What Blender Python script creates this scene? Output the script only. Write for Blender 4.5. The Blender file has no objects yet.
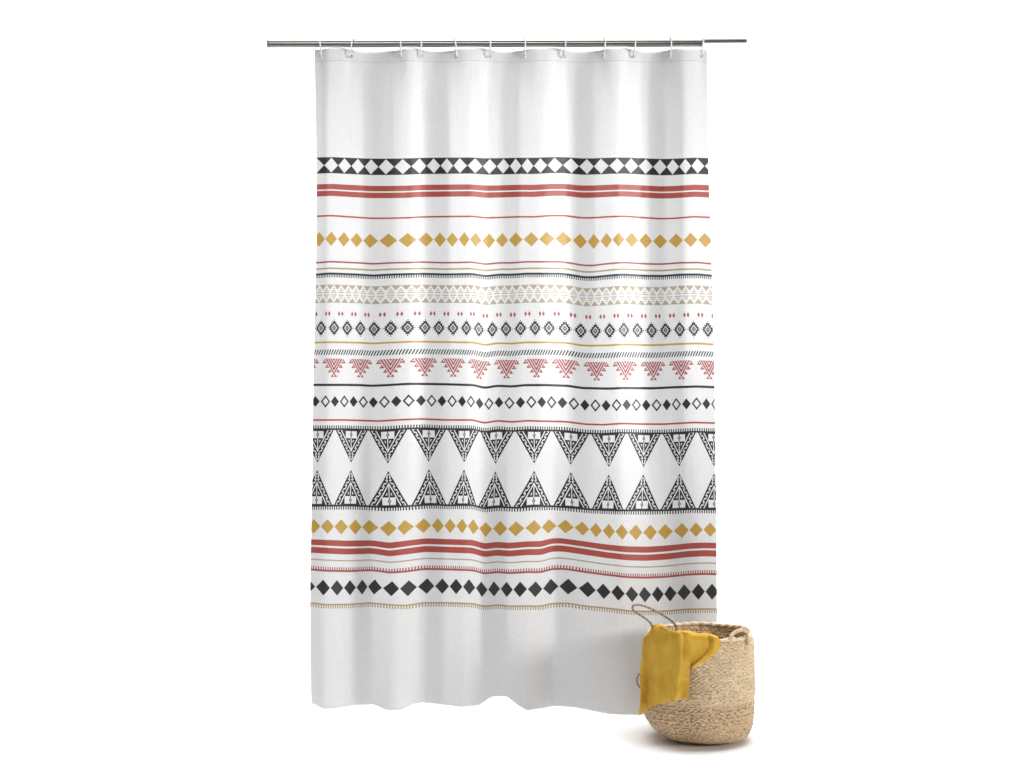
import bpy, bmesh, math, random
import numpy as np
from mathutils import Vector

S = bpy.context.scene
COL = S.collection
R = math.radians
random.seed(7)
rng = np.random.default_rng(7)

# ------------------------------------------------------------------ camera
H, D, F = 1.022, 4.5, 1485.0          # camera height, distance to the curtain, focal length in pixels
cd = bpy.data.cameras.new("camera")
cam = bpy.data.objects.new("camera", cd)
COL.objects.link(cam)
cam.location = (0, -D, H)
cam.rotation_euler = (R(90), 0, 0)
cd.sensor_width = 36
cd.lens = F / 1024 * 36
cd.clip_end = 200
S.camera = cam

# ------------------------------------------------------------------ world, lamps, exposure
w = bpy.data.worlds.new("World")
S.world = w
w.use_nodes = True
bg = w.node_tree.nodes["Background"]
bg.inputs[0].default_value = (0.96, 0.98, 1.0, 1)
bg.inputs[1].default_value = 0.08

def area(name, loc, aim, sx, sy, power, col=(1, 1, 1), spread=180):
    l = bpy.data.lights.new(name, 'AREA')
    l.shape = 'RECTANGLE'
    l.size, l.size_y, l.energy, l.color, l.spread = sx, sy, power, col, R(spread)
    o = bpy.data.objects.new(name, l)
    COL.objects.link(o)
    o.location = loc
    o.rotation_euler = (Vector(aim) - Vector(loc)).to_track_quat('-Z', 'Y').to_euler()
    return o

area("key_softbox", (4.0, -2.7, 1.8), (-0.2, 0, 1.25), 0.9, 1.2, 12.6, (1, .99, .975), spread=46)
area("front_fill", (-0.3, -2.7, 2.3), (-0.1, 0, 1.48), 2.0, 0.8, 6.1, spread=60)  # unseen fill added to lift the upper curtain
area("overhead_fill", (0, 0.1, 4.3), (0, 0.1001, 0), 8.0, 2.6, 106, spread=64)  # unseen light added to bring the floor up to white
area("backdrop_light_one", (-3.3, 1.2, 3.6), (-2.6, 3.4, 1.3), 5.2, 0.6, 135, spread=105)  # pair of unseen lights added to whiten the backdrop
area("backdrop_light_two", (3.3, 1.2, 3.6), (2.6, 3.4, 1.3), 5.2, 0.6, 135, spread=105)

S.view_settings.view_transform = 'Standard'
S.view_settings.look = 'None'
S.view_settings.exposure = 0.0
S.view_settings.gamma = 1.0
S.render.engine = 'CYCLES'
S.cycles.max_bounces = 8

# ------------------------------------------------------------------ helpers
def at(px, py, y):
    """the point seen at photo position (px, py) that stands at depth y"""
    d = D + y
    return Vector(((px - 512) / F * d, y, H - (py - 384) / F * d))

def tag(o, label=None, cat=None, group=None, kind=None):
    for k, v in (("label", label), ("category", cat), ("group", group), ("kind", kind)):
        if v: o[k] = v
    return o

def empty(name, loc):
    o = bpy.data.objects.new(name, None)
    COL.objects.link(o)
    o.location = loc
    o.empty_display_size = .05
    return o

def link(name, me, mat, parent=None, smooth=True):
    o = bpy.data.objects.new(name, me)
    COL.objects.link(o)
    if mat is not None: me.materials.append(mat)
    if smooth: me.polygons.foreach_set("use_smooth", [True] * len(me.polygons))
    if parent is not None:
        o.parent = parent
        me.transform(__import__("mathutils").Matrix.Translation(-Vector(parent.location)))
    return o

def mesh(verts, faces):
    me = bpy.data.meshes.new("m")
    me.from_pydata([tuple(v) for v in verts], [], faces)
    me.update()
    return me

def tube(pts, rad, n=12, closed=False, twist=None):
    """round bar along a polyline; rad is a number or a list"""
    pts = [Vector(p) for p in pts]
    N = len(pts)
    rad = rad if hasattr(rad, '__len__') else [rad] * N
    V, Fc = [], []
    up = None
    for i, p in enumerate(pts):
        a = pts[(i - 1) % N] if (closed or i > 0) else p
        b = pts[(i + 1) % N] if (closed or i < N - 1) else p
        t = (b - a).normalized()
        if up is None:
            up = t.orthogonal().normalized()
        up = (up - t * up.dot(t)).normalized()
        s = t.cross(up)
        for k in range(n):
            an = 2 * math.pi * k / n
            r = rad[i]
            if twist: r = rad[i] * (1 + .28 * math.cos(2 * (an) + i * twist))
            V.append(p + (up * math.cos(an) + s * math.sin(an)) * r)
    for i in range(N if closed else N - 1):
        j = (i + 1) % N
        for k in range(n):
            l = (k + 1) % n
            Fc.append((i * n + k, i * n + l, j * n + l, j * n + k))
    if not closed:
        Fc.append(tuple(range(n))[::-1])
        Fc.append(tuple((N - 1) * n + k for k in range(n)))
    return V, Fc

def spline(pts, m=8):
    P = [Vector(p) for p in pts]
    P = [P[0] * 2 - P[1]] + P + [P[-1] * 2 - P[-2]]
    out = []
    for i in range(1, len(P) - 2):
        for k in range(m):
            t = k / m
            a, b, c, d = P[i - 1], P[i], P[i + 1], P[i + 2]
            out.append(.5 * ((2 * b) + (c - a) * t + (2 * a - 5 * b + 4 * c - d) * t * t + (3 * b - a - 3 * c + d) * t ** 3))
    out.append(P[-2])
    return out

# ------------------------------------------------------------------ node expressions
class X:
    """a value inside a node tree; arithmetic builds Math nodes"""
    def __init__(s, nt, v): s.nt, s.v = nt, v
    def op(s, o, b=None, c=None):
        n = s.nt.nodes.new('ShaderNodeMath'); n.operation = o
        for i, q in enumerate((s, b, c)):
            if q is None: continue
            q = q.v if isinstance(q, X) else q
            if isinstance(q, (int, float)): n.inputs[i].default_value = q
            else: s.nt.links.new(q, n.inputs[i])
        return X(s.nt, n.outputs[0])
    def __add__(s, o): return s.op('ADD', o)
    __radd__ = __add__
    def __sub__(s, o): return s.op('SUBTRACT', o)
    def __rsub__(s, o): return X(s.nt, o).op('SUBTRACT', s)
    def __mul__(s, o): return s.op('MULTIPLY', o)
    __rmul__ = __mul__
    def __truediv__(s, o): return s.op('DIVIDE', o)
    def __lt__(s, o): return s.op('LESS_THAN', o)
    def __gt__(s, o): return s.op('GREATER_THAN', o)
    def abs(s): return s.op('ABSOLUTE')
    def fract(s): return s.op('FRACT')
    def floor(s): return s.op('FLOOR')
    def min(s, o): return s.op('MINIMUM', o)
    def max(s, o): return s.op('MAXIMUM', o)
def NOT(a): return 1.0 - a

def new_mat(name):
    m = bpy.data.materials.new(name)
    m.use_nodes = True
    nt = m.node_tree
    return m, nt, nt.nodes["Principled BSDF"]

WHITE = (.70, .70, .705)
BLACK = (.007, .0075, .008)
GREY = (.12, .12, .125)
RED = (.345, .055, .042)
PINK = (.34, .062, .062)
GOLD = (.47, .28, .042)
TAUPE = (.39, .315, .235)
SAND = (.36, .26, .12)

# fabric coordinate s (0..1 across) -> motif counts of each printed row
def cC(s): return s * 27.9 - .5                   # concentric diamonds, ticks, red peaks
ROWS = dict(A=(-1.0, 27.75), B=(-.2, 27.6), C=(-.5, 27.9), E=(-.22, 39.2), T=(-.14, 11.2), F=(-.2, 27.65), G=(-.85, 28.2))

def cloth_mat(name, paint):
    m, nt, b = new_mat(name)
    uv = nt.nodes.new('ShaderNodeUVMap'); uv.uv_map = "print"
    sp = nt.nodes.new('ShaderNodeSeparateXYZ')
    nt.links.new(uv.outputs[0], sp.inputs[0])
    s = X(nt, sp.outputs[0])
    v = X(nt, sp.outputs[1]) * 1000.0
    state = {'c': None}
    rgb = nt.nodes.new('ShaderNodeRGB'); rgb.outputs[0].default_value = (*WHITE, 1)
    state['c'] = rgb.outputs[0]
    def put(mask, col):
        mx = nt.nodes.new('ShaderNodeMix'); mx.data_type = 'RGBA'
        nt.links.new(mask.v, mx.inputs[0])
        nt.links.new(state['c'], mx.inputs[6])
        mx.inputs[7].default_value = (*col, 1)
        state['c'] = mx.outputs[2]
    def idx(row):
        a, t = ROWS[row]
        return s * t + a
    def line(c, h): return (v - c).abs() < h
    def band(a, b_): return (v > a) * (v < b_)
    def cell(i): return (i + .5).fract() - .5          # -.5.. .5 about each motif centre
    if paint: paint(s, v, put, idx, line, band, cell)
    tc = nt.nodes.new('ShaderNodeTexCoord')
    n0 = nt.nodes.new('ShaderNodeTexNoise'); n0.inputs['Scale'].default_value = 260; n0.inputs['Detail'].default_value = 2
    m0 = nt.nodes.new('ShaderNodeMapping'); m0.inputs['Scale'].default_value = (1, 1, .35)
    nt.links.new(tc.outputs['Object'], m0.inputs[0]); nt.links.new(m0.outputs[0], n0.inputs[0])
    q0 = nt.nodes.new('ShaderNodeMapRange'); q0.inputs[1].default_value = .3; q0.inputs[2].default_value = .7
    q0.inputs[3].default_value = .96; q0.inputs[4].default_value = 1.03
    nt.links.new(n0.outputs[0], q0.inputs[0])
    v0 = nt.nodes.new('ShaderNodeVectorMath'); v0.operation = 'SCALE'
    nt.links.new(state['c'], v0.inputs[0]); nt.links.new(q0.outputs[0], v0.inputs['Scale'])
    nt.links.new(v0.outputs[0], b.inputs['Base Color'])
    b.inputs['Roughness'].default_value = .46
    b.inputs['Specular IOR Level'].default_value = .55
    b.inputs['Sheen Weight'].default_value = .12
    b.inputs['Sheen Roughness'].default_value = .5
    # fine weave and faint crumple
    tc = nt.nodes.new('ShaderNodeTexCoord')
    no = nt.nodes.new('ShaderNodeTexNoise')
    no.inputs['Scale'].default_value = 9; no.inputs['Detail'].default_value = 3
    mp = nt.nodes.new('ShaderNodeMapping'); mp.inputs['Scale'].default_value = (1.6, 1, .45)
    nt.links.new(tc.outputs['Object'], mp.inputs[0]); nt.links.new(mp.outputs[0], no.inputs[0])
    bp = nt.nodes.new('ShaderNodeBump'); bp.inputs['Strength'].default_value = .22; bp.inputs['Distance'].default_value = .01
    nt.links.new(no.outputs[0], bp.inputs['Height'])
    n4 = nt.nodes.new('ShaderNodeTexNoise'); n4.inputs['Scale'].default_value = 26; n4.inputs['Detail'].default_value = 4
    m4 = nt.nodes.new('ShaderNodeMapping'); m4.inputs['Scale'].default_value = (1.8, 1, .22)
    nt.links.new(tc.outputs['Object'], m4.inputs[0]); nt.links.new(m4.outputs[0], n4.inputs[0])
    b4 = nt.nodes.new('ShaderNodeBump'); b4.inputs['Strength'].default_value = .22; b4.inputs['Distance'].default_value = .004
    nt.links.new(n4.outputs[0], b4.inputs['Height']); nt.links.new(bp.outputs[0], b4.inputs['Normal']); bp = b4
    n2 = nt.nodes.new('ShaderNodeTexNoise'); n2.inputs['Scale'].default_value = 420; n2.inputs['Detail'].default_value = 2
    nt.links.new(tc.outputs['Object'], n2.inputs[0])
    b2 = nt.nodes.new('ShaderNodeBump'); b2.inputs['Strength'].default_value = .25; b2.inputs['Distance'].default_value = .0008
    nt.links.new(n2.outputs[0], b2.inputs['Height']); nt.links.new(bp.outputs[0], b2.inputs['Normal'])
    nt.links.new(b2.outputs[0], b.inputs['Normal'])
    return m

def p_top(s, v, put, idx, line, band, cell):
    put(v < 62, (.668, .675, .67))  # doubled hem: its translucency shading is painted in as a greyer colour
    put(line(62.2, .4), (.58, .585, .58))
    c = cell(idx('A'))
    dia = (c.abs() / .485 + (v - 166).abs() / 7.5) < 1
    put(line(166, 8.1) * NOT(dia), BLACK)
    put(band(184.9, 190.3).max(band(191.7, 197.1)), RED)
    put(line(217, .85), RED)

def p_gold_lines(s, v, put, idx, line, band, cell):
    c = cell(idx('B'))
    put((c.abs() / .47 + (v - 240).abs() / 7.3) < 1, GOLD)
    put(line(263, .85), RED)
    put(line(269.4, .8), SAND)
    k = (s * 27.9 * 7.5).fract() < .5
    put(band(273.7, 275.7).max(band(275.6, 278.4) * k), BLACK)

def p_lattice(s, v, put, idx, line, band, cell):
    a = cell(idx('C') * 1.75 - .175).abs() * 2.0           # 0 at a solid triangle, 1 between two
    y = ((v - 294.5) / 8.9).abs()
    inside = y < 1
    tri = (1.0 - y) < (1.0 - a) * .58 - .02
    lines = ((v - 294.5).abs() - 1.35).abs() < .5
    lines = lines.max(((v - 294.5).abs() - 3.3).abs() < .45)
    lines = lines.max(((v - 294.5).abs() - 5.2).abs() < .4)
    rh = y < a * .96 - .14
    put(inside * tri.max(lines * rh), TAUPE)

def p_dots(s, v, put, idx, line, band, cell):
    i = idx('C')
    c = cell(i + .5).abs()
    put(((c - .125).abs() / .095 + (v - 314.3).abs() / 2.7) < 1, RED)
    x = cell(i).abs() / .43
    y = (v - 328.4).abs() / 8.1
    d = x + y
    jag = ((x - y) * 2.0 + .25).fract() < .5
    outer = (d > .54) * (d < .88)
    teeth = (d > .84) * (d < 1.07) * jag
    put(outer.max(teeth), BLACK)
    put(d < .40, GREY)
    put(d < .13, (.3, .3, .3))
    put(line(342.7, .9), GOLD)
    h = (s * 27.9 * 5.3 + (v - 352.5) * .175).fract() < .48
    put(band(349.9, 355.1) * h, BLACK)

def p_peaks(s, v, put, idx, line, band, cell):
    i = (idx('C') + 1.0) * .5
    x = cell(i).abs() * 2.0
    y = (v - 359.0) / 19.3
    st = y / .235
    fr = st.fract()
    edge = .69 - (st.floor() * .215) + fr * .2
    inn = (x < edge) * (y > 0) * (y < .94)
    d = x / .70 + y / .97
    vs = ((d * 4.0 + .08).fract() < .68) * (d < 1.05)
    rim = ((edge - x) < .085).max(fr > .70) * (d > 1.0)
    put(inn * vs.max(rim), PINK)
    put(line(385, 1.15), BLACK)
    j = idx('E')
    c = cell(j).abs()
    d1 = c / .47 + (v - 401.5).abs() / 6.1
    d2 = c / .43 + (v - 401.5).abs() / 5.5
    odd = ((j + .5) * .5).fract() > .5
    put(odd * (d1 < 1.02) * (d1 > .64), BLACK)
    put(NOT(odd) * (d2 < 1), BLACK)

def tri_motif(x, t, put, base_ok):
    """x 0..0.5 away from the axis, t 0 at the base, 1 at the tip"""
    d = x / .478 + t
    tri = (d < 1) * base_ok
    w_ = (t * 5.6 - .1).fract()
    zz = (w_ < .5) * .085 + .80 - t * .03
    white = ((d - zz).abs() < .023)
    # riser of each step
    white = white.max((((w_ - .5).abs() < .10).max((w_ < .08)).max(w_ > .94)) * (d > .77) * (d < .90))
    white = white * (t < .80)
    tip = (t > .79) * (t < .915) * (x < .055) * NOT((x < .020) * (t < .885)) * (d < .965)
    v1 = (d > .61) * (d < .675)
    rect = (x < .165) * (t > .045) * (t < .26) 
    rd = x / .045 + (t - .15).abs() / .062
    rect = rect * NOT((rd < 1) * (rd > .38)) * NOT((x < .012) * ((t - .15).abs() > .05))
    stem = (x < .012) * (t > .26) * (t < .6)
    win = (x > .045) * (t > .315) * (d < .50)
    put(tri * NOT(white.max(v1).max(rect).max(stem).max(win).max(tip)), BLACK)

def p_big(s, v, put, idx, line, band, cell):
    put(line(420, .9), RED)
    k = (s * 27.9 * 6.0).fract() < .5
    put(band(428.4, 430.2).max(band(425.4, 428.5) * k), BLACK)
    x = cell(idx('T')).abs()
    tri_motif(x, (v - 429.6) / 33.8, put, v > 429.6)

def p_big2(s, v, put, idx, line, band, cell):
    k = (s * 27.9 * 6.0).fract() < .5
    put(band(506.0, 507.9).max(band(507.8, 511.0) * k), BLACK)
    x = cell(idx('T')).abs()
    tri_motif(x, (506.8 - v) / 36.2, put, v < 506.8)

def p_low(s, v, put, idx, line, band, cell):
    c = cell(idx('F'))
    put((c.abs() / .475 + (v - 527.6).abs() / 7.3) < 1, GOLD)
    put(band(540.7, 546.4).max(band(548.3, 554.2)), RED)
    put(line(560.4, .65), TAUPE)
    k = (s * 27.9 * 6.0).fract() < .48
    put(band(569.8, 571.7).max(band(567.0, 569.9) * k), PINK)

def p_base(s, v, put, idx, line, band, cell):
    c = cell(idx('G'))
    put((c.abs() / .475 + (v - 587.3).abs() / 7.7) < 1, BLACK)
    k = (s * 27.9 * 6.0).fract() < .48
    put(band(603.0, 604.4).max(band(604.3, 607.6) * k), SAND)

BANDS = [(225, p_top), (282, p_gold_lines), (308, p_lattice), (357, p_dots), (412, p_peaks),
         (467, p_big), (518, p_big2), (577, p_low), (612, p_base), (2000, None)]

# ------------------------------------------------------------------ the setting: white studio sweep
def sweep():
    prof = [(-9.0, 0.0), (2.6, 0.0)]
    for k in range(1, 13):
        a = R(90) * k / 12
        prof.append((2.6 + .9 * math.sin(a), .9 - .9 * math.cos(a)))
    prof.append((3.5, 6.5))
    V, Fc = [], []
    for (y, z) in prof:
        V += [(-9, y, z), (9, y, z)]
    for i in range(len(prof) - 1):
        Fc.append((2 * i, 2 * i + 1, 2 * i + 3, 2 * i + 2))
    return V, Fc
m_fl, nt, b = new_mat("studio_white")
b.inputs['Base Color'].default_value = (.95, .95, .95, 1)
b.inputs['Roughness'].default_value = .85
b.inputs['Specular IOR Level'].default_value = .2
n = nt.nodes.new('ShaderNodeTexNoise'); n.inputs['Scale'].default_value = 60
bp = nt.nodes.new('ShaderNodeBump'); bp.inputs['Strength'].default_value = .05
nt.links.new(n.outputs[0], bp.inputs['Height']); nt.links.new(bp.outputs[0], b.inputs['Normal'])
V, Fc = sweep()
fl = link("studio_backdrop", mesh(V, Fc), m_fl)
tag(fl, "seamless white floor sweeping up into a white background", kind="structure")

# ------------------------------------------------------------------ curtain rod
def metal(name, col, rough):
    m, nt, b = new_mat(name)
    b.inputs['Metallic'].default_value = 1
    tc = nt.nodes.new('ShaderNodeTexCoord')
    mp = nt.nodes.new('ShaderNodeMapping'); mp.inputs['Scale'].default_value = (2, 300, 300)
    no = nt.nodes.new('ShaderNodeTexNoise'); no.inputs['Scale'].default_value = 3
    nt.links.new(tc.outputs['Object'], mp.inputs[0]); nt.links.new(mp.outputs[0], no.inputs[0])
    cr = nt.nodes.new('ShaderNodeMapRange'); cr.inputs[3].default_value = rough - .06; cr.inputs[4].default_value = rough + .08
    nt.links.new(no.outputs[0], cr.inputs[0]); nt.links.new(cr.outputs[0], b.inputs['Roughness'])
    b.inputs['Base Color'].default_value = (*col, 1)
    return m
STEEL = metal("dark_brushed_steel", (.21, .197, .187), .26)
STEEL2 = metal("brushed_steel", (.17, .155, .145), .34)
CHROME = metal("polished_chrome", (.86, .86, .87), .14)
EYE = metal("grommet_metal", (.42, .42, .43), .25)

ROD_Y = -.003
rod = empty("curtain_rod", at(468, 43.8, ROD_Y))
tag(rod, "dark brushed steel telescopic rod with a thinner bare end at the right", "curtain rod")
def bar(name, xa, ya, xb, yb, r, mat, lip=0):
    a, b_ = at(xa, ya, ROD_Y), at(xb, yb, ROD_Y)
    pts = [a, a.lerp(b_, .002), a.lerp(b_, .004)] + [a.lerp(b_, t) for t in (.25, .5, .75, .996, .998)] + [b_]
    rr = [r] * 9
    V, Fc = tube(pts, rr, 40)
    o = link(name, mesh(V, Fc), mat, rod)
    for p in o.data.polygons:
        if len(p.vertices) > 4: p.use_smooth = False
    return o
bar("outer_tube", 268, 43.6, 702.5, 42.9, .0122, STEEL)
bar("inner_tube", 690, 41.0, 746, 40.7, .0066, STEEL2)
bar("joint_collar", 700.5, 42.9, 703, 42.9, .0122, STEEL2)
bar("end_cap", 744.8, 40.7, 746.6, 40.7, .0069, STEEL)
bar("end_cap", 267.5, 43.6, 269.2, 43.6, .0122, STEEL2)

# ------------------------------------------------------------------ curtain: measured print rows -> folds
def smooth(a, sig):
    k = np.arange(-int(3 * sig) - 1, int(3 * sig) + 2)
    g = np.exp(-.5 * (k / sig) ** 2); g /= g.sum()
    p = np.pad(a, len(k) // 2, mode='reflect', reflect_type='odd')
    return np.convolve(p, g, mode='valid')

NC = 560
s_ = np.linspace(0, 1, NC + 1)
xA = [331.7,344.6,357.9,371.2,385.9,402.8,419.6,433.8,447.1,459.4,475.4,489.8,503.8,515.8,527.3,540.3,554.4,571.1,587.1,600.7,617.4,631.1,645.8,660.5,672.8,685.5,697.1]
xB = [319.4,331,343.6,356.5,369.3,388.4,407.5,427.1,440.3,452.5,464.5,475.1,488.7,502,515,531.4,546.4,563.5,581,593.9,606.6,618.1,631.2,645.6,659.5,676.3,690.5,705]
xC = [321,334.1,347.2,360.4,373.6,390.7,407.5,425.4,438.7,453.2,466.5,478.5,492.3,506,520.5,535.2,548.6,564.6,581,595.5,609.6,624,637.4,651.7,665.6,679.7,693.7,707.8]
xE = [315.3,325.8,334.8,344.4,353.3,363.4,373.1,384.3,396.2,408.5,421.5,431.7,442.1,452.2,462.4,470.8,479.5,488.7,499,509.3,520.6,531.4,542.1,551.2,562.2,574.2,585,595.5,606.2,616.7,626.8,636.4,646.1,656.8,667,676.3,686.4,696.7,706.7]
xT = [317.6,351.1,387.3,427.6,464.8,495.9,534.5,569.7,609.3,644,679.6,714]
xF = [313.9,327.3,340.8,355.6,368.6,389.8,404.1,424.9,438.3,450.1,462.1,472.8,485.1,500,515.4,534.6,548.5,565.6,583.1,595.9,608.7,621.4,635.3,650,664.6,682.3,696,710.1]
xG = [323.5,337.1,350.1,362.4,373.4,391.4,407.5,427.1,442.4,456.2,469.3,481.9,494.2,506.8,519.5,535.2,550,567.8,586.8,603.9,618.2,632.3,644.9,658.1,670,684.1,698.5,711.9]
xG = [323.5,337.1,350.1,362.4,373.4,391.4,407.5,427.1,442.4,456.2,469.3,481.9,494.2,506.8,519.5,535.2,550,567.8,588.4,603.9,618.2,632.3,644.9,658.1,670,684.1,698.5,711.9]
def xs_of(row, xs, xl, xr):
    a, t = ROWS[row]
    k = (np.arange(len(xs)) - a) / t
    ok = (k > .006) & (k < .994)
    ss = np.concatenate([[0], k[ok], [1]])
    xx = np.concatenate([[xl], np.array(xs)[ok], [xr]])
    return smooth(np.interp(s_, ss, xx), 5)
rA = xs_of('A', xA, 316.8, 708.3)
rB = xs_of('B', xB, 316.6, 711)
rC = xs_of('C', xC, 314.6, 713.4)
rE = xs_of('E', xE, 313, 715)
rT = xs_of('T', xT, 312.8, 716)
rT = .7 * rT + .3 * .5 * (rE + xs_of('F', xF, 311.3, 716.3))
rF = xs_of('F', xF, 311.2, 716.4)
rG = xs_of('G', xG, 310.2, 717)
rTop = rA + np.interp(s_, [0, .03, .97, 1], [-2.2, -1, -.8, -1.2])
vx = np.array([50, 166, 240, 328, 402, 465, 528, 588, 650, 708])
XX = np.array([rTop, rA, rB, rC, rE, rT, rF, rG, rG, rG + np.interp(s_, [0, .1], [1.2, 0])])

# height of each printed line across the picture
def yc(pts): return np.array(pts, float).reshape(-1, 2)
L217 = yc([317,216.3,331,215.6,345,216.6,371,218.3,390,218.3,406,217.9,420,217,445,216.6,472,216.3,486,217.9,504,217.4,521.6,216.7,532,217,551,215.6,564,215.6,582,217.9,594,217.7,612,216.6,620.5,216.3,630,216.6,646.5,217.9,661.5,218.8,674,218.4,694,216.7,709,217.4])
L263 = yc([317,262.9,329.6,261.6,357,262.8,373,263.9,390,262.9,422.6,262.1,445,262.8,472,262.2,486,264.3,500,262.8,510.6,262.9,527,261.8,561,261.8,570.8,263.2,584.5,265.5,593,265.5,609.6,263.5,623,262.5,646.5,263.9,661.5,264.2,680.7,262.8,698.5,262.5,711,263.9])
L385 = yc([314,384.9,346,384.9,359.7,385.1,372,385.8,387,385.1,409,383.8,444.5,384.2,473.7,385.1,484.6,388,497,385.8,512,386.5,525.7,385.1,546,385.1,568,385.8,582,388,609.6,388.7,623,388,653,388.3,672.5,387.3,697,386.5,714,387.2])
L420 = yc([313,420.1,344.6,420,378.8,421.1,407.5,419.4,422.6,419,445,420,473,420,484,423.1,497.6,420.7,512,422,527,420.8,566.7,421.8,584.4,424.2,602.8,424.8,622,423.5,646.5,424.2,664,424.2,694,422.5,715,423.1])
L509 = yc([313,507.7,351.6,507.4,386,509.2,405,508.3,429,506.6,448,507.2,472,507,484.7,510.5,497.6,508.9,519,509.8,532,508.3,551.6,508.1,573,509.8,592,511.5,616,512.4,650,512.4,672,512,693,510.9,715,511.5])
L547 = yc([312,546,346,547.8,372,547.1,389.8,549.9,409,547.1,425.3,545.1,445,545.8,472.3,546.7,484.6,550.5,497,548.9,509.2,549.9,527,548.2,540.7,548.2,551.6,544.7,561.2,544.4,584.4,547.8,605.5,551.2,626,553.5,646.5,554,667,552.6,687.5,550.1,704,549.2,716,549.6])
L603 = yc([312,602.1,325.5,604.1,350,603.6,370.6,602.1,389.8,604.1,406.2,604.8,422.6,602.1,445,602,472.3,602.9,484.6,605.6,497.6,604.1,510.6,605.5,527,605.2,540.7,605.5,551.6,602.8,568,602.5,584.4,605.2,612.3,608,630,610.3,646.5,610.7,667,610.3,685,608.6,702.6,608.2,716,608.4])
LHEM = yc([311,703,324.6,709.3,340,707.5,354.7,705.2,373.8,704.5,387.5,710.4,402.5,710,413.5,703.8,423,702.5,440.5,704.5,461,707,478.8,705.6,491.8,696.6,507.5,696.6,515.7,703.8,526.6,710.6,543,708.2,553.7,706.1,574,707.2,594.7,711.3,611,714.5,638.4,715,680,713,717,714])
hooks_px = [(320,320.8),(352.6,350.8),(400.2,401.4),(422,421.2),(455,456.4),(491,489.8),(524.4,525.2),(565.8,564.4),(604.2,603.6),(635.2,633.8),(670.2,670.2),(702.8,701.8)]
tp = [(315, 51.0)]
for i, (a, b_) in enumerate(hooks_px):
    tp.append((b_, 51.3))
    if i < 11:
        m_ = .5 * (b_ + hooks_px[i + 1][1]); wd = hooks_px[i + 1][1] - b_
        dy = (-2.6 if i % 2 == 0 else 1.6)
        tp += [(b_ + .22 * wd, 51.3 + dy * .75), (m_, 51.3 + dy), (b_ + .78 * wd, 51.3 + dy * .75)]
tp.append((708, 50.2))
LTOP = np.array(tp)
LTOP[:, 1] -= 1.3
vy = np.array([51, 72, 217, 263, 385, 420, 509, 547.5, 603, 708])
curv = [LTOP, yc([300, 72, 720, 72]), L217, L263, L385, L420, L509, L547, L603, LHEM]

vr = np.unique(np.concatenate([np.linspace(51, 75, 9), np.arange(79, 706, 4.0), [b_[0] for b_ in BANDS[:-1]], np.linspace(690, 708, 7)]))
NR = len(vr)

# folds: how far the cloth turns right (+) or left (-), read along the top and along the foot
Qt = yc([313,-.1,320,-.3,325,-.6,332,.5,345,.55,358,.4,365,-.4,375,-.8,392,-.7,398,-.4,408,0,413,.7,421,.8,426,-.5,436,-.9,448,-.8,452,-.2,465,0,472,.7,486,.8,492,.2,500,-.3,506,-.7,518,-.75,522,-.3,538,-.2,544,.5,555,.85,566,.8,571,-.3,578,-1,592,-.9,598,-.5,612,-.3,618,.3,622,.9,638,.8,645,.1,651,-.8,663,-.9,668,-.5,683,-.4,688,.7,700,1.1,720,1.3])
Qb = yc([309,-.3,322,-.4,326,.4,340,.6,350,.4,356,-.3,363,-.9,370,-.9,374,-.1,390,0,396,.3,402,.7,415,.7,421,.1,430,-.6,442,-.6,446,0,462,.1,470,.75,479,.75,484,-.6,490,-1,505,-.9,510,-.1,522,0,532,.4,540,.7,551,.6,557,-.4,564,-.6,580,-.4,600,-.1,620,0,628,.5,645,.6,660,.3,675,-.4,690,-.4,700,.2,718,.6])
xg = np.arange(300, 731, 1.0)
def fold_depth(Q, k, sig):
    q = np.interp(xg, Q[:, 0], Q[:, 1])
    q = smooth(q, sig)
    q = q - smooth(q, 42)
    z = np.cumsum(q * k) / 330.0
    return z - smooth(z, 80)
zt = fold_depth(Qt, .60, 1.5)
zb = fold_depth(Qb, .92, 2.2)

P = np.zeros((NR, NC + 1, 3))
UV = np.zeros((NR, NC + 1, 2))
for r, v in enumerate(vr):
    j = min(max(np.searchsorted(vx, v) - 1, 0), len(vx) - 2)
    t = np.clip((v - vx[j]) / (vx[j + 1] - vx[j]), 0, 1)
    x = XX[j] * (1 - t) + XX[j + 1] * t
    j = min(max(np.searchsorted(vy, v) - 1, 0), len(vy) - 2)
    t = np.clip((v - vy[j]) / (vy[j + 1] - vy[j]), 0, 1)
    def cv(q):
        c = curv[q]; f = np.interp(xg, c[:, 0], c[:, 1])
        return np.interp(x, xg, smooth(f, 1.5 if q in (0, 9) else 2.2))
    tt = t * t if j == len(vy) - 2 else t
    y = cv(j) * (1 - tt) + cv(j + 1) * tt
    if j == len(vy) - 2: y = y + (v - vy[j]) - (vy[j + 1] - vy[j]) * tt
    f = np.clip((v - 300) / 330, 0, 1); f = f * f * (3 - 2 * f)
    dep = np.interp(x, xg, zt) * (1 - f) + np.interp(x, xg, zb) * f
    # top edge: alternate gaps between hooks bow forward and back
    g = np.clip((110 - v) / 60, 0, 1) ** 1.5
    bow = np.interp(x, xg, smooth(np.interp(xg, LTOP[:, 0], LTOP[:, 1] - 50.0), 4))
    dep = dep * (1 - .55 * g) + bow * .006 * g
    # slack near the foot
    f2 = np.clip((v - 600) / 108, 0, 1)
    dep = dep + f2 * f2 * (np.interp(x, xg, smooth(np.interp(xg, LHEM[:, 0], LHEM[:, 1]), 4)) - 707) * -.0022
    px = x
    dd = D + dep
    P[r, :, 0] = (px - 512) / F * dd
    P[r, :, 1] = dep
    P[r, :, 2] = H - (y - 384) / F * dd
    UV[r, :, 0] = s_
    UV[r, :, 1] = v / 1000.0
Vv = P.reshape(-1, 3)
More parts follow.
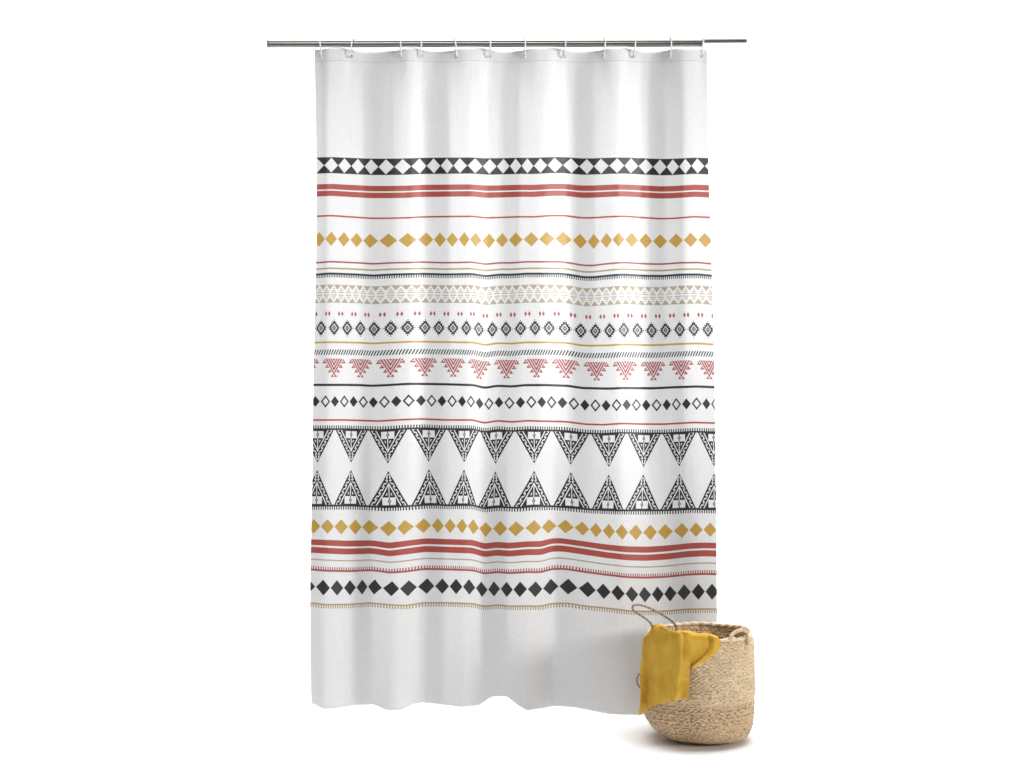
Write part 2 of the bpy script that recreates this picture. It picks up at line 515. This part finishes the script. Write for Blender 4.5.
idg = np.arange(NR * (NC + 1)).reshape(NR, NC + 1)
fa = np.stack([idg[1:, :-1], idg[1:, 1:], idg[:-1, 1:], idg[:-1, :-1]], -1).reshape(-1, 4)
me = bpy.data.meshes.new("fabric")
me.from_pydata(Vv.tolist(), [], fa.tolist())
uvl = me.uv_layers.new(name="print")
li = np.empty(len(me.loops), dtype=np.int32)
me.loops.foreach_get("vertex_index", li)
uvl.data.foreach_set("uv", UV.reshape(-1, 2)[li].ravel())
mi = np.zeros((NR - 1, NC), dtype=np.int32)
for r in range(NR - 1):
    mid = .5 * (vr[r] + vr[r + 1])
    for q, (lim, _) in enumerate(BANDS):
        if mid < lim:
            mi[r, :] = q
            break
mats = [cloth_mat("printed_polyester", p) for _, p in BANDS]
curtain = empty("shower_curtain", (at(512, 52, 0).x, 0, at(512, 51, 0).z))
tag(curtain, "long white shower curtain printed with black, red and mustard tribal bands, hanging from the rod", "shower curtain")
for m_ in mats: me.materials.append(m_)
fab = link("fabric", me, None, curtain)
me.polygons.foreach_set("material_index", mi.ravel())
sd = fab.modifiers.new("thick", 'SOLIDIFY'); sd.thickness = .0009; sd.offset = 0

def surf(px, v):
    """a point on the cloth near photo column px and print height v"""
    r = int(np.argmin(abs(vr - v)))
    xs_row = P[r, :, 0] / (D + P[r, :, 1]) * F + 512
    c = int(np.argmin(abs(xs_row - px)))
    return Vector(P[r, c])

# ------------------------------------------------------------------ hooks and grommets
hook_proto = None
ENAMEL, nt, b = new_mat("white_enamel")
b.inputs['Base Color'].default_value = (.80, .79, .77, 1)
b.inputs['Roughness'].default_value = .3
n = nt.nodes.new('ShaderNodeTexNoise'); n.inputs['Scale'].default_value = 200
bp = nt.nodes.new('ShaderNodeBump'); bp.inputs['Strength'].default_value = .1; bp.inputs['Distance'].default_value = .0005
nt.links.new(n.outputs[0], bp.inputs['Height']); nt.links.new(bp.outputs[0], b.inputs['Normal'])
order = ["first", "second", "third", "fourth", "fifth", "sixth", "seventh", "eighth", "ninth", "tenth", "eleventh", "twelfth"]
eyes = [surf(b_, 56.5) for a, b_ in hooks_px]
def hook_mesh():
    # an open pear shaped wire ring round the rod, its lower end passing through the cloth; origin at the rod centre
    pts = []
    for k in range(0, 15):
        an = R(-60 + k * 17.2)
        pts.append((0, .0165 * math.cos(an), .0165 * math.sin(an)))
    pts = [(0, .0172 * math.cos(a), .0172 * math.sin(a)) for a in [R(-30 + 15 * k) for k in range(0, 15)]]
    pts += [(0, -.0155, -.014), (0, -.0125, -.024), (0, -.010, -.034), (0, -.008, -.042), (0, -.003, -.0465), (0, .004, -.0455), (0, .0085, -.040), (0, .0105, -.031), (.0005, .013, -.020)]
    return tube(spline(pts, 4), .0024, 10)
hv, hf = hook_mesh()
hook_me = mesh(hv, hf)
def ring_ball(c, r):
    bm = bmesh.new(); bmesh.ops.create_uvsphere(bm, u_segments=14, v_segments=9, radius=r)
    bmesh.ops.translate(bm, verts=bm.verts, vec=c)
    m = bpy.data.meshes.new("m"); bm.to_mesh(m); bm.free(); return m
ball_me = ring_ball((.0005, .0135, -.0185), .0024)
ball_me.materials.append(CHROME)
for p in ball_me.polygons: p.use_smooth = True
for i, (a, b_) in enumerate(hooks_px):
    e = eyes[i]
    rodz = at(a, 43.6 - (a - 268) * .7 / 434, ROD_Y)
    if i == 0:
        o = link("curtain_hook", hook_me, ENAMEL)
        bl = bpy.data.objects.new("bead", ball_me)
        COL.objects.link(bl); bl.parent = o
        hook_proto, bead_proto = o, bl
    else:
        o = hook_proto.copy(); COL.objects.link(o)
        bl = bead_proto.copy(); COL.objects.link(bl); bl.parent = o
    o.location = rodz
    dx = e.x - rodz.x
    dz = rodz.z - e.z
    sc = (dz + .0035) / .0455
    o.rotation_euler = (0, 0, R((-1) ** i * 4 + 3))
    o.rotation_euler[1] = -math.atan2(dx, dz)
    o.scale = (1, 1, sc)
    side = {0: "at the left end of the curtain", 11: "at the right end, where the rod turns thin"}.get(i, "%s from the left along the rod" % order[i])
    tag(o, "thin white ring hook, " + side, "curtain hook", "white ring hooks on the curtain rod")

def grommet(c):
    V, Fc = tube([(c.x + .0042 * math.cos(t), c.y - .001, c.z + .0042 * math.sin(t)) for t in np.linspace(0, 2 * math.pi, 20, endpoint=False)], .0013, 8, closed=True)
    return mesh(V, Fc)
for e in eyes:
    link("grommet", grommet(e), EYE, curtain)

# ------------------------------------------------------------------ basket
BY = -.22                                      # depth of the basket's centre
BD = D + BY
def bx(px): return (px - 512) / F * BD
def bz(py): return H - (py - 384) / F * BD
bcx = bx(699.5)
basket = empty("seagrass_basket", (bcx, BY, 0))
tag(basket, "round woven seagrass belly basket with a yellow cloth over its rim", "basket")

def weave_mat(name, c1, c2, c3, rows, cols):
    m, nt, b = new_mat(name)
    uv = nt.nodes.new('ShaderNodeUVMap'); uv.uv_map = "weave"
    tc = nt.nodes.new('ShaderNodeTexCoord')
    n1 = nt.nodes.new('ShaderNodeTexNoise'); n1.inputs['Scale'].default_value = 1.0; n1.inputs['Detail'].default_value = 3
    mp = nt.nodes.new('ShaderNodeMapping'); mp.inputs['Scale'].default_value = (cols * 1.3, rows * 3.0, 1)
    nt.links.new(uv.outputs[0], mp.inputs[0]); nt.links.new(mp.outputs[0], n1.inputs[0])
    n2 = nt.nodes.new('ShaderNodeTexNoise'); n2.inputs['Scale'].default_value = 14; n2.inputs['Detail'].default_value = 5
    nt.links.new(tc.outputs['Object'], n2.inputs[0])
    r1 = nt.nodes.new('ShaderNodeValToRGB')
    r1.color_ramp.elements[0].position = .36; r1.color_ramp.elements[0].color = (*c3, 1)
    r1.color_ramp.elements[1].position = .62; r1.color_ramp.elements[1].color = (*c1, 1)
    e = r1.color_ramp.elements.new(.49); e.color = (*c2, 1)
    nt.links.new(n1.outputs[0], r1.inputs[0])
    r2 = nt.nodes.new('ShaderNodeValToRGB')
    r2.color_ramp.elements[0].position = .3; r2.color_ramp.elements[0].color = (.8, .77, .73, 1)
    r2.color_ramp.elements[1].position = .7; r2.color_ramp.elements[1].color = (1, 1, 1, 1)
    nt.links.new(n2.outputs[0], r2.inputs[0])
    mx = nt.nodes.new('ShaderNodeMix'); mx.data_type = 'RGBA'; mx.blend_type = 'MULTIPLY'; mx.inputs[0].default_value = 1
    nt.links.new(r1.outputs[0], mx.inputs[6]); nt.links.new(r2.outputs[0], mx.inputs[7])
    nt.links.new(mx.outputs[2], b.inputs['Base Color'])
    b.inputs['Roughness'].default_value = .5
    n3 = nt.nodes.new('ShaderNodeTexNoise'); n3.inputs['Scale'].default_value = 380
    nt.links.new(tc.outputs['Object'], n3.inputs[0])
    bp = nt.nodes.new('ShaderNodeBump'); bp.inputs['Strength'].default_value = .5; bp.inputs['Distance'].default_value = .002
    nt.links.new(n3.outputs[0], bp.inputs['Height']); nt.links.new(bp.outputs[0], b.inputs['Normal'])
    return m
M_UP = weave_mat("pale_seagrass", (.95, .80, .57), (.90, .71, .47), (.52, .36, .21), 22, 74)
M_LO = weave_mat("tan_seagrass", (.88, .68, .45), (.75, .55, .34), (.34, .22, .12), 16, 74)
M_CORD = weave_mat("seagrass_cord", (.42, .33, .25), (.30, .225, .165), (.16, .115, .08), 40, 40)

# outline of the basket: photo row, left, right
prof = [(0, 633.0, 645.5, 752.5), (1, 645, 645, 752.8), (2, 660, 644.4, 753), (3, 675, 643.2, 753.4), (4, 690, 642.2, 753.8), (5, 697, 641.8, 754),
        (6, 705, 641.6, 754), (7, 713, 643.2, 753.6), (8, 720, 646.8, 753), (9, 727, 652.4, 752), (10, 732, 658.5, 749.5), (11, 736.4, 666.5, 745)]
prof = [(p[1], p[2], p[3]) for p in prof]
def ring_at(py):
    a = np.array(prof)
    l = np.interp(py, a[:, 0], a[:, 1]); r_ = np.interp(py, a[:, 0], a[:, 2])
    return bx(.5 * (l + r_)), (r_ - l) * .5 / F * BD, bz(py)
NU = 740
th = np.linspace(0, 2 * math.pi, NU, endpoint=False)
def shell(rows, ncol, name, mat, amp, rim=0, inside=False):
    """rows: list of (cx, radius, z); amp: relief of the plaits"""
    rows = np.array(rows)
    # resample along the profile
    seg = np.hypot(np.diff(rows[:, 1]), np.diff(rows[:, 2])); L = np.concatenate([[0], np.cumsum(seg)])
    n = int(L[-1] / .00115)
    u = np.linspace(0, L[-1], n)
    cx, rr, zz = (np.interp(u, L, rows[:, k]) for k in range(3))
    sm = 14
    if not inside:
        rr = smooth(rr, sm); zz = smooth(zz, sm); cx = smooth(cx, sm)
    pitch = .0104
    row_i = u / pitch
    V = np.zeros((n, NU, 3)); T = np.zeros((n, NU, 2))
    for k in range(n):
        ri = math.floor(row_i[k]); fr = row_i[k] - ri
        ph = th / (2 * math.pi) * ncol + (.5 if ri % 2 else 0)
        # chevron plait: strands lean one way in the upper half of a row, the other way in the lower half
        lean = (fr if fr < .5 else 1 - fr) * 1.7 * (1 if ri % 2 else -1)
        st = np.abs(np.sin(math.pi * (ph + lean)))
        body = abs(math.sin(math.pi * fr)) ** .35
        h = amp * (st ** .7 * body - .5)
        jit = .0009 * np.sin(th * 7 + ri * 2.1) + .0006 * np.sin(th * 23 + ri * 5.3) + .003 * np.sin(th * 2 + .6)
        rad = rr[k] + h + jit
        wob = .0010 * np.sin(th * 3 + 1) + (.0016 * np.sin(th * 5 + .5) + .002 * np.sin(th * 2)) * max(0, 1 - u[k] / .08) * rim
        V[k, :, 0] = cx[k] + rad * np.cos(th)
        V[k, :, 1] = BY + rad * np.sin(th)
        V[k, :, 2] = zz[k] + wob
        T[k, :, 0] = (th / (2 * math.pi)); T[k, :, 1] = u[k] / .25
    idq = np.arange(n * NU).reshape(n, NU)
    nx_ = np.roll(idq, -1, 1)
    f = np.stack([idq[1:], nx_[1:], nx_[:-1], idq[:-1]], -1).reshape(-1, 4)
    if inside: f = f[:, ::-1]
    fl_ = f.tolist()
    m = bpy.data.meshes.new(name)
    m.from_pydata(V.reshape(-1, 3).tolist(), [], fl_)
    ul = m.uv_layers.new(name="weave")
    l2 = np.empty(len(m.loops), dtype=np.int32); m.loops.foreach_get("vertex_index", l2)
    ul.data.foreach_set("uv", T.reshape(-1, 2)[l2].ravel())
    return link(name, m, mat, basket)
upper = [ring_at(py) for py in (633, 645, 660, 675, 690, 697.5)]
cx0, r0, z0 = upper[0]
upper = [(cx0, r0 - .010, z0 + .0), (cx0, r0 - .006, z0 + .004)] + upper
cxl, rl, zl = upper[-1]
upper.append((cxl, rl - .006, zl - .002))
shell(upper, 62, "upper_wall", M_UP, .0058, rim=1)
lower = [ring_at(py) for py in (696, 705, 713, 720, 727, 732, 736.4)]
lower = [(c, r_ - .0035, z) for c, r_, z in lower]
c9, r9, z9 = lower[-1]
lower += [(c9 + .0, r9 - .020, max(z9 - .012, .008)), (c9, r9 - .045, .004), (c9, .02, .003)]
shell(lower, 62, "lower_wall", M_LO, .0060)
inner = [(cx0, r0 - .012, z0 + .001), (cx0, r0 - .016, z0 - .03), (cx0, r0 - .016, .06), (c9, r9 - .02, .02), (c9, .01, .016)]
shell(inner, 64, "inner_lining", M_LO, .004, inside=True)

# plaited rim
pts, rads = [], []
for k in range(420):
    a = 2 * math.pi * k / 420
    wob = .0010 * math.sin(a * 3 + 1) + (.0016 * math.sin(a * 5 + .5) + .002 * math.sin(a * 2))
    pts.append((cx0 + (r0 - .009) * math.cos(a), BY + (r0 - .009) * math.sin(a), z0 + .003 + wob))
    rads.append(.0056 * (1 + .08 * math.sin(a * 61) + .08 * math.sin(a * 17)))
V, Fc = tube(pts, rads, 14, closed=True, twist=.5)
me_r = mesh(V, Fc); me_r.uv_layers.new(name="weave")
link("rim", me_r, M_UP, basket)

# handles (photo points, depth)
def cord(name, pl, rad, mat, tw=.9):
    p = spline([at(*q) for q in pl], 14)
    V, Fc = tube(p, rad, 12, twist=tw)
    m = mesh(V, Fc); m.uv_layers.new(name="weave")
    l2 = np.arange(len(m.loops))
    m.uv_layers[0].data.foreach_set("uv", np.stack([(l2 % 4) * .01, l2 / len(l2) * .8], -1).ravel().astype(np.float32))
    return link(name, m, mat, basket)
yb = BY - .02
cord("handle", [(653.5, 640, yb - .06), (652.5, 627, yb - .07), (648, 620.5, yb - .08), (640, 615, yb - .085), (633.6, 610.5, yb - .09), (632.6, 606.8, yb - .09),
                (635, 605, yb - .09), (641, 605.2, yb - .085), (649, 607.8, yb - .07), (657, 611.6, yb - .06), (666, 617, yb - .05), (672.5, 621.6, yb - .045), (676, 627, yb - .04), (676.6, 636, yb - .04)], .0029, M_CORD)
yf = BY - .155
cord("handle", [(730.0, 652, yf + .035), (729.6, 646, yf + .03), (730, 639, yf + .025), (732.5, 634, yf + .035), (737, 631, yf + .045), (742, 629.8, yf + .055), (746, 632, yf + .065), (747.4, 637, yf + .065), (747.2, 645, yf + .067)], .0050, M_LO)
cord("side_loop", [(645, 672, BY - .03), (640, 673.5, BY - .035), (637.2, 678, BY - .04), (637.6, 684, BY - .04), (641, 688, BY - .035), (645, 688.5, BY - .03)], .0022, M_CORD)

# ------------------------------------------------------------------ yellow cloth
m_y, nt, b = new_mat("mustard_cotton")
tc = nt.nodes.new('ShaderNodeTexCoord')
n1 = nt.nodes.new('ShaderNodeTexNoise'); n1.inputs['Scale'].default_value = 22; n1.inputs['Detail'].default_value = 4
nt.links.new(tc.outputs['Object'], n1.inputs[0])
r1 = nt.nodes.new('ShaderNodeValToRGB')
r1.color_ramp.elements[0].position = .35; r1.color_ramp.elements[0].color = (.56, .32, .036, 1)
r1.color_ramp.elements[1].position = .68; r1.color_ramp.elements[1].color = (.68, .42, .058, 1)
nt.links.new(n1.outputs[0], r1.inputs[0]); nt.links.new(r1.outputs[0], b.inputs['Base Color'])
b.inputs['Roughness'].default_value = .85
b.inputs['Sheen Weight'].default_value = .06
b.inputs['Specular IOR Level'].default_value = .2
n2 = nt.nodes.new('ShaderNodeTexNoise'); n2.inputs['Scale'].default_value = 500
nt.links.new(tc.outputs['Object'], n2.inputs[0])
bp = nt.nodes.new('ShaderNodeBump'); bp.inputs['Strength'].default_value = .35; bp.inputs['Distance'].default_value = .001
nt.links.new(n2.outputs[0], bp.inputs['Height'])
n3 = nt.nodes.new('ShaderNodeTexNoise'); n3.inputs['Scale'].default_value = 26; n3.inputs['Detail'].default_value = 3
nt.links.new(tc.outputs['Object'], n3.inputs[0])
bp2 = nt.nodes.new('ShaderNodeBump'); bp2.inputs['Strength'].default_value = .8; bp2.inputs['Distance'].default_value = .012
nt.links.new(n3.outputs[0], bp2.inputs['Height']); nt.links.new(bp.outputs[0], bp2.inputs['Normal'])
nt.links.new(bp2.outputs[0], b.inputs['Normal'])

def Z(X_, Y_): return (620 + X_ / 4.52, 590 + Y_ / 4.52)
def front(px, py):
    """depth of the basket's outer face at a photo position"""
    c, r_, z = ring_at(min(max(py, 633), 736))
    x = bx(px) - c
    q = max(0.0, 1 - (x / (r_ * 1.0)) ** 2)
    return BY - r_ * math.sqrt(q)
def drape(left, right, topback, name, parent, off, folds, nU=46, nV=70, bulge=.0):
    """left / right: edges of the piece as zoomed photo points, top to bottom"""
    l = spline([(*Z(*p), 0) for p in left], 10); r_ = spline([(*Z(*p), 0) for p in right], 10)
    def samp(c, t):
        f = min(max(t, 0), 1) * (len(c) - 1); i = min(int(f), len(c) - 2); return c[i].lerp(c[i + 1], f - i)
    V = []
    rows = []
    # the part that runs back over the rim and into the basket
    for k in range(topback):
        rows.append(('b', k))
    for k in range(nV + 1): rows.append(('f', k / nV))
    W_ = nU + 1
    grid = {}
    for ri, (kind, t) in enumerate(rows):
        for ui in range(W_):
            u = ui / nU
            if kind == 'f':
                te = t - bulge * t ** 3 * math.sin(math.pi * u) ** .8
                A, B = samp(l, te), samp(r_, te)
                p = A.lerp(B, u)
                px, py = p.x, p.y
                ed = (1 - u) ** 6 * (.45 * math.sin(t * 19) + .3 * math.sin(t * 43 + 1)) + u ** 6 * (.5 * math.sin(t * 16 + 2) + .3 * math.sin(t * 37))
                px += ed * min(1, t * 6)
                py += t ** 8 * .5 * math.sin(u * 21) + (1 - t) ** 10 * (.7 * math.sin(u * 13 + 1))
                y = front(max(px, 647.5), py) - off
                y -= folds(u, t)
                if px < 647.5: y -= 0
                y += .012 * max(0, .12 - t) / .12
                grid[(ri, ui)] = at(px, py, y)
    first = topback
    for ui in range(W_):
        base = grid[(first, ui)]
        for k in range(topback):
            q = (topback - k) / topback
            b_ = base.copy()
            b_.y += .075 * q
            b_.z += .004 * math.sin(q * 3.1) - .05 * q * q
            b_.x += (bcx - b_.x) * .22 * q
            grid[(k, ui)] = b_
    V = [grid[(ri, ui)] for ri in range(len(rows)) for ui in range(W_)]
    Fc = []
    for ri in range(len(rows) - 1):
        for ui in range(nU):
            Fc.append((ri * W_ + ui, (ri + 1) * W_ + ui, (ri + 1) * W_ + ui + 1, ri * W_ + ui + 1))
    o = link(name, mesh(V, Fc), m_y, parent)
    sd = o.modifiers.new("thick", 'SOLIDIFY'); sd.thickness = .0035; sd.offset = 0
    ss = o.modifiers.new("soft", 'SUBSURF'); ss.levels = ss.render_levels = 1
    return o
cl = empty("yellow_cloth", at(665, 632, BY - .17))
tag(cl, "mustard yellow cotton cloth draped over the left of the basket's rim", "cloth")
def f_main(u, t):
    return (.0045 * math.sin(u * 13 - t * 5 + 1.5 * math.sin(t * 4)) * (.3 + t) * (1 - .5 * t) + .003 * math.sin(t * 11 + u * 6 + math.sin(u * 9)) + .006 * math.sin(u * 7.5 + .9 + t * 1.2) * (.35 + .65 * t) + .004 * math.sin(u * 17 + t * 3) * t
            + .005 * math.exp(-((u - .80 + .06 * t) / .05) ** 2) + .004 * math.exp(-((t - .80 + .06 * u) / .025) ** 2)
            + .005 * math.exp(-((t - .16 - .10 * math.sin(u * 3)) / .04) ** 2) * (1 - u))
drape([(146, 160), (128, 196), (104, 226), (96, 300), (91, 370), (89, 430), (92, 500), (84, 570)],
      [(190, 166), (260, 186), (318, 200), (326, 270), (322, 340), (312, 400), (311, 478), (300, 482)], 6, "main_drape", cl, .012, f_main, bulge=.07)
def f_sl(u, t):
    return .006 * math.sin(u * 6 + t * 2) + .007 * math.exp(-((u - .86) / .07) ** 2) - .004 * math.exp(-((u - .72) / .06) ** 2)
drape([(255, 184), (262, 230), (275, 290), (290, 362)],
      [(440, 208), (455, 228), (438, 280), (330, 354)], 5, "sleeve", cl, .009, f_sl, 40, 40)
